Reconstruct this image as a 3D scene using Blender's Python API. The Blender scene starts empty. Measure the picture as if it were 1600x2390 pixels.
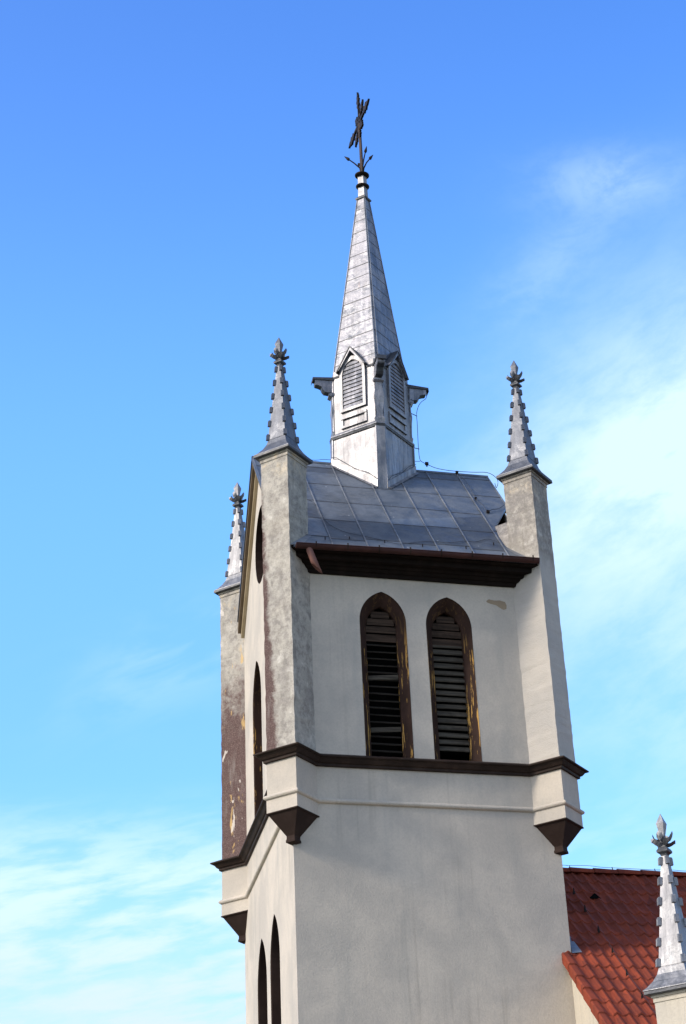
import bpy, bmesh, math, random
from mathutils import Vector, Matrix, geometry
random.seed(7)
S = bpy.context.scene
EYE = 1.6
# ------------------------------------------------------------------ camera
YAW, PITCH, ROLL, FPX = 0.19279, 0.45105, 0.0494, 5244.925
cam = bpy.data.cameras.new('camera'); camo = bpy.data.objects.new('camera', cam)
S.collection.objects.link(camo); S.camera = camo
fw = Vector((math.sin(YAW)*math.cos(PITCH), math.cos(YAW)*math.cos(PITCH), math.sin(PITCH)))
rt = Vector((math.cos(YAW), -math.sin(YAW), 0)); up = rt.cross(fw)
r2 = rt*math.cos(ROLL) - up*math.sin(ROLL); u2 = rt*math.sin(ROLL) + up*math.cos(ROLL)
m = Matrix((r2, u2, -fw)).transposed().to_4x4(); m.translation = Vector((-8.61006, -37.62166, EYE))
camo.matrix_world = m
cam.sensor_fit = 'VERTICAL'; cam.sensor_height = 24; cam.sensor_width = 36
cam.lens = FPX/2390*24; cam.clip_start = .1; cam.clip_end = 6000
# ------------------------------------------------------------------ sun, sky, exposure
SUN_EL, SUN_B = math.radians(28), math.radians(15.5)      # sun stands to the left (-x), a little to the front
sd = Vector((-math.cos(SUN_EL)*math.cos(SUN_B), -math.cos(SUN_EL)*math.sin(SUN_B), math.sin(SUN_EL)))
sun = bpy.data.lights.new('sun', 'SUN'); sun.energy = 1.75; sun.angle = math.radians(9); sun.color = (1, .88, .71)
suno = bpy.data.objects.new('sun', sun); S.collection.objects.link(suno)
suno.rotation_euler = sd.to_track_quat('Z', 'Y').to_euler()
S.view_settings.view_transform = 'Standard'; S.view_settings.look = 'None'
S.view_settings.exposure = 0.76; S.view_settings.gamma = 1

def nn(nt, typ, ins=None, **pr):
    n = nt.nodes.new(typ)
    for k, v in pr.items(): setattr(n, k, v)
    for k, v in (ins or {}).items():
        s = n.inputs[k]
        if isinstance(v, bpy.types.NodeSocket): nt.links.new(v, s)
        else: s.default_value = v
    return n
def math_(nt, op, a, b=0.0, c=None, clamp=False):
    i = {0: a, 1: b}
    if c is not None: i[2] = c
    return nn(nt, 'ShaderNodeMath', i, operation=op, use_clamp=clamp).outputs[0]
def mapr(nt, v, a, b, c=0., d=1., smooth=True):
    n = nn(nt, 'ShaderNodeMapRange', {0: v, 1: a, 2: b, 3: c, 4: d}, interpolation_type='SMOOTHSTEP' if smooth else 'LINEAR')
    return n.outputs[0]
def mixc(nt, f, a, b, bt='MIX'):
    n = nn(nt, 'ShaderNodeMix', data_type='RGBA', blend_type=bt)
    for k, v in ((0, f), (6, a), (7, b)):
        s = n.inputs[k]
        if isinstance(v, bpy.types.NodeSocket): nt.links.new(v, s)
        else: s.default_value = v if k == 0 else (tuple(v)+(1,))[:4]
    return n.outputs[2]

W = bpy.data.worlds.new('World'); S.world = W; W.use_nodes = True
nt = W.node_tree; nt.nodes.clear()
sky = nn(nt, 'ShaderNodeTexSky', sky_type='NISHITA', sun_disc=False, sun_elevation=SUN_EL,
         sun_rotation=math.atan2(sd.x, sd.y), altitude=100, air_density=1.0, dust_density=.6, ozone_density=2.0)
tc = nn(nt, 'ShaderNodeTexCoord')
sep = nn(nt, 'ShaderNodeSeparateXYZ', {0: tc.outputs['Generated']})
az = math_(nt, 'MULTIPLY', math_(nt, 'ARCTAN2', sep.outputs[0], sep.outputs[1]), 57.2958)
el = math_(nt, 'MULTIPLY', math_(nt, 'ARCSINE', sep.outputs[2]), 57.2958)
def cloudnoise(sx, sy, rot, seed, detail=6, rough=.6, dist=.6):
    ca, sa = math.cos(math.radians(rot)), math.sin(math.radians(rot))
    a = math_(nt, 'ADD', math_(nt, 'MULTIPLY', az, ca*sx), math_(nt, 'MULTIPLY', el, sa*sx))
    b = math_(nt, 'ADD', math_(nt, 'MULTIPLY', az, -sa*sy), math_(nt, 'MULTIPLY', el, ca*sy))
    v = nn(nt, 'ShaderNodeCombineXYZ', {0: a, 1: b, 2: seed})
    return nn(nt, 'ShaderNodeTexNoise', {'Vector': v.outputs[0], 'Scale': 1., 'Detail': detail, 'Roughness': rough, 'Distortion': dist}).outputs[0]
def blob(a0, e0, ra, re, rot=0):
    ca, sa = math.cos(math.radians(rot)), math.sin(math.radians(rot))
    da = math_(nt, 'SUBTRACT', az, a0); de = math_(nt, 'SUBTRACT', el, e0)
    p = math_(nt, 'ADD', math_(nt, 'MULTIPLY', da, ca/ra), math_(nt, 'MULTIPLY', de, sa/ra))
    q = math_(nt, 'ADD', math_(nt, 'MULTIPLY', da, -sa/re), math_(nt, 'MULTIPLY', de, ca/re))
    r = math_(nt, 'ADD', math_(nt, 'MULTIPLY', p, p), math_(nt, 'MULTIPLY', q, q))
    return math_(nt, 'EXPONENT', math_(nt, 'MULTIPLY', r, -1.0))
soft = cloudnoise(.22, .50, 20, 3.1, 8, .62, .15)
streak = cloudnoise(.42, 1.75, 7, 8.4, 7, .58, .25)
wisp2 = cloudnoise(.5, .9, 4, 44.2, 8, .62, .3)
wisp = cloudnoise(.33, .9, 22, 21.7, 6, .56, .4)
d1 = math_(nt, 'MULTIPLY', blob(20.8, 26.6, 6.6, 3.5, 26), mapr(nt, soft, .30, .62, .62, 1.4))
d1b = math_(nt, 'MULTIPLY', blob(22., 21.5, 5.0, 3.6, 30), mapr(nt, soft, .3, .7, .15, .8))
d2 = math_(nt, 'MULTIPLY', blob(19.6, 33.6, 2.4, .75, -4), mapr(nt, wisp2, .36, .66, .12, .40))
d3 = math_(nt, 'MULTIPLY', blob(17.6, 31.6, 2.4, 1.0, 30), mapr(nt, wisp2, .34, .66, .08, .26))
low = mapr(nt, el, 19.4, 16.3)
left = mapr(nt, az, 12.5, 7.0, .35, 1.)
d4 = math_(nt, 'MULTIPLY', math_(nt, 'MULTIPLY', low, left), mapr(nt, streak, .33, .66, .22, 1.0))
d5 = math_(nt, 'MULTIPLY', mapr(nt, el, 17.0, 12.5), mapr(nt, soft, .3, .6, .25, .75))
d6 = math_(nt, 'MULTIPLY', blob(6.6, 22.4, 3.2, 1.1, 22), mapr(nt, wisp, .4, .7, 0, .28))
dens = d1
for d in (d1b, d2, d3, d4, d5, d6):
    # screen blend: 1-(1-a)(1-b)
    dens = math_(nt, 'SUBTRACT', 1.0, math_(nt, 'MULTIPLY', math_(nt, 'SUBTRACT', 1., dens), math_(nt, 'SUBTRACT', 1., d)))
# thin bright haze on the far (+y) side of the sky, bluer high up, more cyan low down
gain = mixc(nt, mapr(nt, el, 16, 39, 0, 1, False), (1.22, 1.84, 2.25), (.70, 1.33, 2.3))
gain = mixc(nt, mapr(nt, sep.outputs[1], .25, .7), (1.40, 1.34, 1.36), gain)  # rest of the sky lifted, added fill for the front wall
mid = math_(nt, 'ADD', 1.0, math_(nt, 'MULTIPLY', math_(nt, 'EXPONENT', math_(nt, 'MULTIPLY', math_(nt, 'POWER', math_(nt, 'DIVIDE', math_(nt, 'SUBTRACT', el, 28.), 6.5), 2.), -1.)), .22))
mid = mixc(nt, mapr(nt, sep.outputs[1], .25, .7), (1, 1, 1), nn(nt, 'ShaderNodeCombineColor', {0: mid, 1: mid, 2: mid}).outputs[0])
gain = mixc(nt, 1.0, gain, mid, 'MULTIPLY')
tint = mixc(nt, 1.0, sky.outputs[0], gain, 'MULTIPLY')
ccol = mixc(nt, mapr(nt, el, 12.5, 17.5), (4.7, 5.5, 6.7), (4.65, 6.15, 7.0))
cl = mixc(nt, math_(nt, 'MULTIPLY', dens, .92, clamp=True), tint, ccol)
# broad pale glow around the sun, added as soft fill for the front wall
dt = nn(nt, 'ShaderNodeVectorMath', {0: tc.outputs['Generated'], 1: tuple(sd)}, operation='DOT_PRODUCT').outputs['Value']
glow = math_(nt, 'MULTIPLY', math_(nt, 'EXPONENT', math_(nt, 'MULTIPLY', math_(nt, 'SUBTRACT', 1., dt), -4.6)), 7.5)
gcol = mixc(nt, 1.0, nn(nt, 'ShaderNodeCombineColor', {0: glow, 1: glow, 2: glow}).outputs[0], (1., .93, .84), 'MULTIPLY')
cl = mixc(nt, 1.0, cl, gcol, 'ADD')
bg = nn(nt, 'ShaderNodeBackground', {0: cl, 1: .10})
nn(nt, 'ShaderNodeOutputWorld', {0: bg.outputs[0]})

# ------------------------------------------------------------------ materials
def newmat(name):
    ma = bpy.data.materials.new(name); ma.use_nodes = True
    nt = ma.node_tree; b = nt.nodes['Principled BSDF']
    return ma, nt, b
def coords(nt): return nn(nt, 'ShaderNodeTexCoord').outputs['Object']
def mapping(nt, v, sc, loc=(0, 0, 0), rot=(0, 0, 0)):
    return nn(nt, 'ShaderNodeMapping', {0: v, 1: loc, 2: rot, 3: sc}).outputs[0]
def noise(nt, v, scale, detail=4, rough=.55, dist=0):
    return nn(nt, 'ShaderNodeTexNoise', {'Vector': v, 'Scale': scale, 'Detail': detail, 'Roughness': rough, 'Distortion': dist}).outputs[0]
def bump(nt, b, h, st, dist=.02, chain=None):
    n = nn(nt, 'ShaderNodeBump', {'Strength': st, 'Distance': dist, 'Height': h})
    if chain is not None: nt.links.new(chain, n.inputs['Normal'])
    nt.links.new(n.outputs[0], b.inputs['Normal']); return n.outputs[0]
def setc(nt, b, c, rough=.8, spec=.3, metal=0):
    if isinstance(c, bpy.types.NodeSocket): nt.links.new(c, b.inputs['Base Color'])
    else: b.inputs['Base Color'].default_value = tuple(c)+(1,)
    if isinstance(rough, bpy.types.NodeSocket): nt.links.new(rough, b.inputs['Roughness'])
    else: b.inputs['Roughness'].default_value = rough
    b.inputs['Specular IOR Level'].default_value = spec; b.inputs['Metallic'].default_value = metal

def stucco(name, a, bcol, grime=(.30, .31, .30), gr=.5):
    ma, nt, b = newmat(name); v = coords(nt)
    n1 = noise(nt, v, .9, 5, .6, .3); n2 = noise(nt, mapping(nt, v, (2.6, 2.6, .35)), 1., 5, .6)
    n3 = noise(nt, v, 26, 3, .6); n4 = noise(nt, v, 70, 2, .7)
    c = mixc(nt, mapr(nt, n1, .35, .65), a, bcol)
    c = mixc(nt, mapr(nt, n2, .5, .75, 0, gr), c, grime)
    n6 = noise(nt, mapping(nt, v, (9, 9, .22)), 1., 4, .6); n9 = noise(nt, v, .33, 3, .5)
    c = mixc(nt, math_(nt, 'MULTIPLY', mapr(nt, n6, .52, .72), mapr(nt, n9, .45, .62, 0, .38)), c, (.30, .27, .23))
    c = mixc(nt, mapr(nt, n3, .35, .7, 0, .16), c, (.28, .26, .23))
    setc(nt, b, c, .93, .15)
    h = math_(nt, 'ADD', math_(nt, 'MULTIPLY', n4, .7), n3)
    bump(nt, b, h, .38, .012)
    return ma
def old_plaster(name, pa=None, ochre=0., dirt=1., base=(.50, .47, .42), clean=None, cov=0.):
    """weathered lime plaster; pa = (constant, gx, gy, gz, noise) of an old purple paint coat"""
    ma, nt, b = newmat(name); v = coords(nt)
    n1 = noise(nt, v, 3.6, 9, .74, .2); n2 = noise(nt, mapping(nt, v, (6, 6, 1.1)), 1., 8, .7, .3)
    n3 = noise(nt, v, 45, 3, .7); n5 = noise(nt, v, 1.1, 4, .5)
    n8 = noise(nt, v, 11, 6, .78, .2)
    c = mixc(nt, mapr(nt, math_(nt, 'ADD', math_(nt, 'MULTIPLY', n1, .55), math_(nt, 'MULTIPLY', n8, .45)), .38+cov, .56+cov), (.29, .27, .25), base)
    c = mixc(nt, mapr(nt, noise(nt, mapping(nt, v, (2.8, 2.8, 1.2)), 1., 5, .6, .3), .50+cov*-.5, .66, 0, .42), c, (.23, .21, .20))
    c = mixc(nt, mapr(nt, n1, .54, .72, 0, .8), c, (.72, .69, .64))
    c = mixc(nt, mapr(nt, n2, .54, .74, 0, .6*dirt), c, (.20, .185, .165))
    c = mixc(nt, mapr(nt, n3, .5, .8, 0, .35), c, (.16, .15, .13))
    c = mixc(nt, mapr(nt, n5, .5, .75, 0, .2), c, (.50, .44, .34))
    sx = nn(nt, 'ShaderNodeSeparateXYZ', {0: v})
    top = mapr(nt, sx.outputs[2], 20.2, 21.15)
    c = mixc(nt, math_(nt, 'MULTIPLY', top, mapr(nt, n1, .48, .66, 0, .6)), c, (.58, .43, .24))
    if clean:
        cz = math_(nt, 'ADD', sx.outputs[2], math_(nt, 'MULTIPLY', math_(nt, 'SUBTRACT', n1, .5), 1.4))
        cc = mixc(nt, mapr(nt, noise(nt, v, .9, 5, .6, .3), .35, .65), (.56, .52, .47), (.48, .455, .425))
        c = mixc(nt, mapr(nt, cz, clean-.25, clean+.25, 1, 0), c, cc)
    if pa:
        k, gx, gy, gz, am = pa
        t = math_(nt, 'ADD', k, math_(nt, 'MULTIPLY', sx.outputs[0], gx))
        t = math_(nt, 'ADD', t, math_(nt, 'MULTIPLY', sx.outputs[1], gy))
        t = math_(nt, 'ADD', t, math_(nt, 'MULTIPLY', sx.outputs[2], gz))
        t = math_(nt, 'ADD', t, math_(nt, 'MULTIPLY', math_(nt, 'SUBTRACT', n1, .5), am))
        pm = mapr(nt, t, .28, .74, 0, .93)
        pc = mixc(nt, mapr(nt, n3, .42, .72), (.088, .047, .045), (.20, .14, .13))
        pc = mixc(nt, mapr(nt, n2, .5, .72, 0, .5), pc, (.32, .29, .27))
        c = mixc(nt, pm, c, pc)
    if ochre:
        n6 = noise(nt, mapping(nt, v, (2.6, 2.6, 1.1), (3.3, 1, 7)), 1.5, 5, .6, .5)
        c = mixc(nt, mapr(nt, n6, .60, .66, 0, ochre), c, (.66, .45, .19))
        n7 = noise(nt, mapping(nt, v, (2.6, 2.6, 1.0), (9.3, 4, 2)), 1.6, 5, .6, .5)
        c = mixc(nt, mapr(nt, n7, .665, .68, 0, ochre), c, (.74, .68, .62))
    setc(nt, b, c, .93, .12)
    bump(nt, b, math_(nt, 'ADD', n3, math_(nt, 'MULTIPLY', n1, 2.)), .7, .015)
    return ma
def zinc(name, a=(.33, .34, .37), c2=(.62, .62, .64), rough=.5, metal=.35, streak=.6, rust=.25, vs=(9, 9, .9), spots=0):
    ma, nt, b = newmat(name); v = coords(nt)
    n1 = noise(nt, v, 2.4, 6, .6, .5); n2 = noise(nt, mapping(nt, v, vs), 1., 8, .72, .4); n3 = noise(nt, v, 38, 3, .6)
    c = mixc(nt, mapr(nt, n1, .34, .66), a, c2)
    c = mixc(nt, mapr(nt, n2, .45, .68, 0, streak), c, (c2[0]*1.3, c2[1]*1.3, c2[2]*1.3))
    c = mixc(nt, mapr(nt, n2, .47, .30, 0, streak*.85), c, (.13, .13, .145))
    n6 = noise(nt, mapping(nt, v, (5, 5, 1.4), (4, 8, 1)), 1.3, 6, .7, .6)
    c = mixc(nt, mapr(nt, n6, .62, .72, 0, rust), c, (.26, .15, .10))
    if spots:
        vd = nn(nt, 'ShaderNodeTexVoronoi', {'Vector': v, 'Scale': 3.4}); on = mapr(nt, nn(nt, 'ShaderNodeSeparateColor', {0: vd.outputs['Color']}).outputs[0], .55, .6)
        c = mixc(nt, math_(nt, 'MULTIPLY', on, mapr(nt, math_(nt, 'ADD', vd.outputs['Distance'], math_(nt, 'MULTIPLY', n3, .06)), .10, .07, 0, spots)), c, (.6, .62, .65))
    r = mapr(nt, n1, .3, .7, rough-.1, rough+.14)
    setc(nt, b, c, r, .5, metal)
    bump(nt, b, math_(nt, 'ADD', math_(nt, 'MULTIPLY', noise(nt, v, 5.5, 2, .5), 3.), math_(nt, 'MULTIPLY', n3, .4)), .35, .02)
    return ma
def paint(name, col, col2=None, rough=.55, peel=0., peelc=(.62, .38, .12), vs=(9, 9, 1.1), thr=.60, fade=None):
    ma, nt, b = newmat(name); v = coords(nt)
    n1 = noise(nt, v, 3, 5, .6); n3 = noise(nt, v, 40, 3, .6)
    col2 = col2 or tuple(min(1, x*1.7+.01) for x in col)
    c = mixc(nt, mapr(nt, n1, .4, .75), col, col2)
    if peel:
        n2 = noise(nt, mapping(nt, v, vs), 1., 6, .68, .2)
        pk = mapr(nt, n2, thr, thr+.035, 0, peel)
        if fade: pk = math_(nt, 'MULTIPLY', pk, mapr(nt, nn(nt, 'ShaderNodeSeparateXYZ', {0: v}).outputs[2], fade[0], fade[1], 1, .1))
        c = mixc(nt, pk, c, peelc)
    setc(nt, b, c, rough+.12, .15); bump(nt, b, n3, .3, .008)
    return ma
def wood(name, a, bb):
    ma, nt, b = newmat(name); v = coords(nt)
    n1 = noise(nt, mapping(nt, v, (1.4, 1.4, 24)), 1., 6, .7, .4); n2 = noise(nt, v, 2.5, 4, .6)
    c = mixc(nt, mapr(nt, n1, .35, .65), a, bb)
    c = mixc(nt, mapr(nt, n2, .5, .7, 0, .5), c, (a[0]*.5, a[1]*.45, a[2]*.4))
    setc(nt, b, c, .85, .15); bump(nt, b, n1, .5, .006)
    return ma
M = {}
M['stucco'] = stucco('stucco_cream', (.60, .54, .465), (.485, .445, .395), gr=.34)
M['stucco_nave'] = stucco('stucco_nave', (.62, .56, .46), (.53, .49, .42), gr=.25)
M['plasterA'] = old_plaster('plaster_weathered', None, 0, .9)
M['plasterFL'] = old_plaster('plaster_weathered_edge_paint', (-13.6, -6., 0, -.15, 2.2), 0, .75)
M['plasterBL'] = old_plaster('plaster_peeling_purple', (7.25, 0, 0, -.36, 1.7), .75, .8)
M['plasterFR'] = old_plaster('plaster_weathered_pale', None, 0, 1.2, (.50, .46, .41), 19.25, .05)
M['zinc_roof'] = zinc('zinc_roof', (.12, .145, .18), (.18, .205, .245), .45, .35, .3, .05, (5, 5, .7), .8)
M['zinc'] = zinc('zinc_weathered', (.15, .16, .185), (.30, .30, .335), .47, .6, .75, .35)
M['zinc_grey'] = zinc('zinc_grey', (.10, .11, .135), (.155, .165, .195), .5, .5, .6, .12)
M['zinc_pale'] = zinc('zinc_pale', (.15, .16, .18), (.29, .29, .31), .5, .5, .9, .3)
M['zinc_bright'] = zinc('zinc_whitened', (.19, .195, .215), (.33, .325, .34), .49, .6, .9, .6)
M['zinc_dark'] = zinc('zinc_dark_edge', (.045, .05, .06), (.09, .095, .11), .5, .3, .3, .1)
M['seam'] = zinc('zinc_seam', (.17, .19, .225), (.29, .31, .35), .4, .4, .3, .05)
M['brown'] = paint('brown_paint', (.026, .017, .014), (.052, .034, .027), .5, .55, (.26, .24, .21), (15, 15, 22), .70)
M['brown_peel'] = paint('brown_paint_peeling', (.040, .022, .017), (.060, .033, .026), .6, .95, (.55, .32, .09), (13, 13, 1.5), .555, (17.1, 17.9))
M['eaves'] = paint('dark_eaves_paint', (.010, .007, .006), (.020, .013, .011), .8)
M['corbel'] = paint('brown_corbel', (.030, .019, .016), (.042, .027, .023), .75)
M['taupe'] = paint('taupe_board', (.15, .115, .08), (.20, .155, .11), .8)
M['ochre_board'] = paint('ochre_board', (.42, .34, .22), (.50, .42, .29), .8)
M['gutter'] = paint('red_brown_gutter', (.055, .024, .022), (.085, .036, .032), .35)
M['pipe'] = paint('pink_pipe', (.20, .10, .085), (.28, .15, .13), .4)
M['wood_grey'] = wood('wood_grey', (.045, .038, .030), (.105, .09, .07))
M['wood_brown'] = wood('wood_brown', (.035, .024, .018), (.085, .056, .04))
M['wood_dark'] = wood('wood_dark', (.02, .016, .012), (.05, .042, .035))
M['iron'] = paint('black_iron', (.018, .014, .012), (.045, .028, .02), .5, .5, (.13, .06, .03), (14, 14, 14), .6)
M['iron_pole'] = paint('rusty_pole', (.07, .05, .045), (.12, .085, .07), .6)
M['cable'] = paint('cable', (.07, .08, .10), (.1, .11, .13), .4)
M['patch'] = paint('bare_render', (.31, .24, .17), (.36, .285, .20), .95)
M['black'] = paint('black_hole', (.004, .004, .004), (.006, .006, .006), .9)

def tile_mat():
    ma, nt, b = newmat('red_clay_tile'); v = coords(nt)
    n1 = noise(nt, v, 2.1, 4, .6); n2 = noise(nt, v, 34, 3, .6)
    cellv = nn(nt, 'ShaderNodeTexVoronoi', {'Vector': mapping(nt, v, (4.7, 2.8, 0.01)), 'Scale': 1.}, feature='F1').outputs['Color']
    cs = nn(nt, 'ShaderNodeSeparateColor', {0: cellv}).outputs[0]
    c = mixc(nt, mapr(nt, n1, .3, .7), (.225, .044, .022), (.305, .062, .030))
    c = mixc(nt, mapr(nt, cs, 0, 1, 0, .6), c, (.13, .034, .024))
    c = mixc(nt, mapr(nt, n2, .5, .8, 0, .3), c, (.12, .05, .035))
    setc(nt, b, c, .75, .18); bump(nt, b, n2, .25, .005)
    return ma
M['tile'] = tile_mat()

# ------------------------------------------------------------------ mesh helpers
SK, TP = .09386, .00375
def T(p):
    """plan of the tower: walls taper slightly with height, front wall not quite square to the side wall"""
    k = 1 - TP*(p[2]-10)
    x, y = p[0]*k, p[1]*k
    return Vector((x, y + x*SK, p[2] + EYE))
BASE = {}
def link(o, parent=None):
    S.collection.objects.link(o)
    if parent is not None: o.parent = parent
def thing(name, label, cat, loc=(0, 0, 0), group=None, kind=None):
    o = bpy.data.objects.new(name, None); link(o); o.location = loc
    o['label'] = label; o['category'] = cat
    if group: o['group'] = group
    if kind: o['kind'] = kind
    return o
def abs_loc(o):
    l = Vector((0, 0, 0))
    while o is not None: l += o.location; o = o.parent
    return l
class MB:
    def __init__(s): s.v = []; s.f = []
    def poly(s, pts):
        i = len(s.v); s.v += [Vector(p) for p in pts]; s.f.append(tuple(range(i, i+len(pts))))
    def faces(s, vs, fs):
        i = len(s.v); s.v += [Vector(p) for p in vs]; s.f += [tuple(a+i for a in f) for f in fs]
    def hexa(s, a, b):
        """a: 4 pts ring, b: 4 pts ring"""
        s.loft([a, b], True, True)
    def box(s, x0, x1, y0, y1, z0, z1):
        s.loft([[(x0, y0, z0), (x1, y0, z0), (x1, y1, z0), (x0, y1, z0)], [(x0, y0, z1), (x1, y0, z1), (x1, y1, z1), (x0, y1, z1)]], True, True)
    def loft(s, rings, cap0=False, cap1=False, closed=True):
        n = len(rings[0]); i0 = len(s.v)
        for r in rings: s.v += [Vector(p) for p in r]
        for k in range(len(rings)-1):
            for j in range(n if closed else n-1):
                a = i0+k*n+j; b = i0+k*n+(j+1) % n
                s.f.append((a, b, b+n, a+n))
        if cap0: s.f.append(tuple(reversed(range(i0, i0+n))))
        if cap1: s.f.append(tuple(range(i0+(len(rings)-1)*n, i0+len(rings)*n)))
    def lathe(s, c, prof, n=16, cap0=True, cap1=True):
        s.loft([[(c[0]+r*math.cos(6.28319*j/n), c[1]+r*math.sin(6.28319*j/n), c[2]+z) for j in range(n)] for r, z in prof], cap0, cap1)
    def tube(s, pts, r, n=6):
        pts = [Vector(p) for p in pts]; rings = []
        for i, p in enumerate(pts):
            t = (pts[min(i+1, len(pts)-1)]-pts[max(i-1, 0)]).normalized()
            a = t.cross(Vector((0, 0, 1)))
            if a.length < .1: a = t.cross(Vector((1, 0, 0)))
            a.normalize(); b = t.cross(a)
            rr = r[i] if isinstance(r, (list, tuple)) else r
            rings.append([p+a*math.cos(6.28319*j/n)*rr+b*math.sin(6.28319*j/n)*rr for j in range(n)])
        s.loft(rings, True, True)
    def build(s, name, mat, parent=None, warp=True, smooth=False, label=None, org=None):
        vs = [T(p) if warp is True else Vector(p) for p in s.v]
        o_ = org if org is not None else (abs_loc(parent) if parent is not None else Vector((0, 0, 0)))
        me = bpy.data.meshes.new(name); me.from_pydata([tuple(p-o_) for p in vs] if warp is not None else [tuple(p) for p in vs], [], s.f)
        bm = bmesh.new(); bm.from_mesh(me)
        bmesh.ops.remove_doubles(bm, verts=bm.verts, dist=1e-5)
        bmesh.ops.recalc_face_normals(bm, faces=bm.faces)
        bm.to_mesh(me); bm.free()
        me.materials.append(M[mat] if isinstance(mat, str) else mat)
        if smooth:
            for p in me.polygons: p.use_smooth = True
        o = bpy.data.objects.new(name, me); link(o, parent)
        if org is not None and parent is None: o.location = org
        if label: o['label'] = label
        return o
def add_bevel(o, w=.008, seg=2):
    b = o.modifiers.new('bevel', 'BEVEL'); b.width = w; b.segments = seg; b.limit_method = 'ANGLE'; b.angle_limit = .6
def tess(mb, outline, holes, fn):
    """flat wall with holes, outline in (u,z)"""
    loops = [[Vector((u, z, 0)) for u, z in outline]] + [[Vector((u, z, 0)) for u, z in h] for h in holes]
    allp = [p for l in loops for p in l]
    tris = geometry.tessellate_polygon(loops)
    mb.faces([fn(p.x, p.y) for p in allp], tris)

# ------------------------------------------------------------------ dimensions (tower frame, metres; z above eye level)
A, D, R, RY = 2.5, 6.52, .455, .494
ZG = -EYE; ZC0, ZC1 = 13.40, 13.66; ZST = 12.72; ZBB = 12.477; ZTOP = 19.48
ZR, YR, SL = 21.17, D/2, .973          # roof ridge height, ridge y, slope
def zroof(y): return ZR - SL*abs(y-YR)

# ------------------------------------------------------------------ ground
gm, gnt, gb = newmat('grass_ground'); gv = coords(gnt)
g1 = noise(gnt, gv, .15, 6, .6); g2 = noise(gnt, gv, 8, 5, .7)
gc = mixc(gnt, mapr(gnt, g1, .35, .65), (.055, .085, .025), (.10, .11, .045))
gc = mixc(gnt, mapr(gnt, g2, .4, .7, 0, .5), gc, (.16, .14, .08)); setc(gnt, gb, gc, .95, .1); bump(gnt, gb, g2, .6, .05)
pm_, pnt, pb = newmat('paving_stone'); pv = coords(pnt)
br = nn(pnt, 'ShaderNodeTexBrick', {'Vector': pv, 'Color1': (.30, .28, .25, 1), 'Color2': (.24, .23, .21, 1), 'Mortar': (.12, .11, .1, 1), 'Scale': 2.0, 'Mortar Size': .012})
setc(pnt, pb, br.outputs[0], .9, .2)
g = MB(); n = 24
for i in range(n):
    for j in range(n):
        q = lambda a: math.copysign(abs(a/12-1)**2.2*3000, a-12)
        x0, x1, y0, y1 = q(i), q(i+1), q(j), q(j+1)
        g.poly([(x0, y0, 0), (x1, y0, 0), (x1, y1, 0), (x0, y1, 0)])
o = g.build('ground', gm, None, False); o['kind'] = 'structure'
g = MB(); g.poly([(-14, -42, .004), (22, -42, .004), (22, -9, .004), (-14, -9, .004)]); g.poly([(-14, -9, .004), (-3.4, -9, .004), (-3.4, 14, .004), (-14, 14, .004)])
o = g.build('pavement', pm_, None, False); o['kind'] = 'structure'

# ------------------------------------------------------------------ TOWER
tower = thing('church_tower', 'cream plastered church tower with zinc saddle roof, four corner turrets and slender grey spire', 'church tower', (0, 0, 0))
def arch(hw, h, n=10):
    rr = (hw*hw+h*h)/(2*hw); cx = -hw+rr; a1 = math.atan2(h, 0-cx); pts = []
    for i in range(n+1):
        a = math.pi + (a1-math.pi)*i/n; pts.append((cx+rr*math.cos(a), rr*math.sin(a)))
    return pts + [(-x, y) for x, y in reversed(pts[:-1])]
def win_outline(uc, hw, z0, zs, zp, n=10):
    return [(uc-hw, z0)] + [(uc+x, zs+y) for x, y in arch(hw, zp-zs, n)] + [(uc+hw, z0)]
FRONT = lambda u, d, z: (u, d, z)
LEFT = lambda u, d, z: (-A+d, u, z)
wins_front = [(-.643, .457, ZC1-.04, 16.30, 16.905, 'a'), (.666, .455, ZC1-.04, 16.29, 16.885, 'b')]
wins_left = [(2.31, .61, ZC1-.04, 16.15, 17.07, 'c'), (4.21, .61, ZC1-.04, 16.15, 17.07, 'c'),
             (2.48, .59, 8.0, 10.45, 11.40, 'c'), (4.16, .61, 8.0, 10.45, 11.40, 'c')]
OC = (3.26, 19.22, .80)
oc_pts = [(OC[0]+OC[2]*math.cos(6.28319*i/28), OC[1]+OC[2]*math.sin(6.28319*i/28)) for i in range(28)]

w = MB()
tess(w, [(-A, ZG), (A, ZG), (A, 17.95), (-A, 17.95)], [win_outline(*q[:5]) for q in wins_front], lambda u, z: (u, 0, z))
gz = zroof(0)-.05
tess(w, [(0, ZG), (D, ZG), (D, gz), (D/2, ZR-.07), (0, gz)], [win_outline(*q[:5]) for q in wins_left]+[oc_pts], lambda u, z: (-A, u, z))
w.poly([(A, 0, ZG), (A, D, ZG), (A, D, gz), (A, D/2, ZR-.07), (A, 0, gz)])
w.poly([(-A, D, ZG), (A, D, ZG), (A, D, 17.95), (-A, D, 17.95)])
w.build('wall', 'stucco', tower)
# exposed render where plaster has fallen off
pt = [(1.46, 16.86), (1.52, 16.905), (1.63, 16.885), (1.74, 16.895), (1.85, 16.87), (1.875, 16.80), (1.865, 16.725), (1.80, 16.705), (1.74, 16.735), (1.66, 16.79), (1.56, 16.81), (1.49, 16.83)]
w = MB(); w.poly([(x, -.004, z) for x, z in pt]); w.build('bare_patch', 'patch', tower, label='brown patch where the plaster has fallen off')

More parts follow.
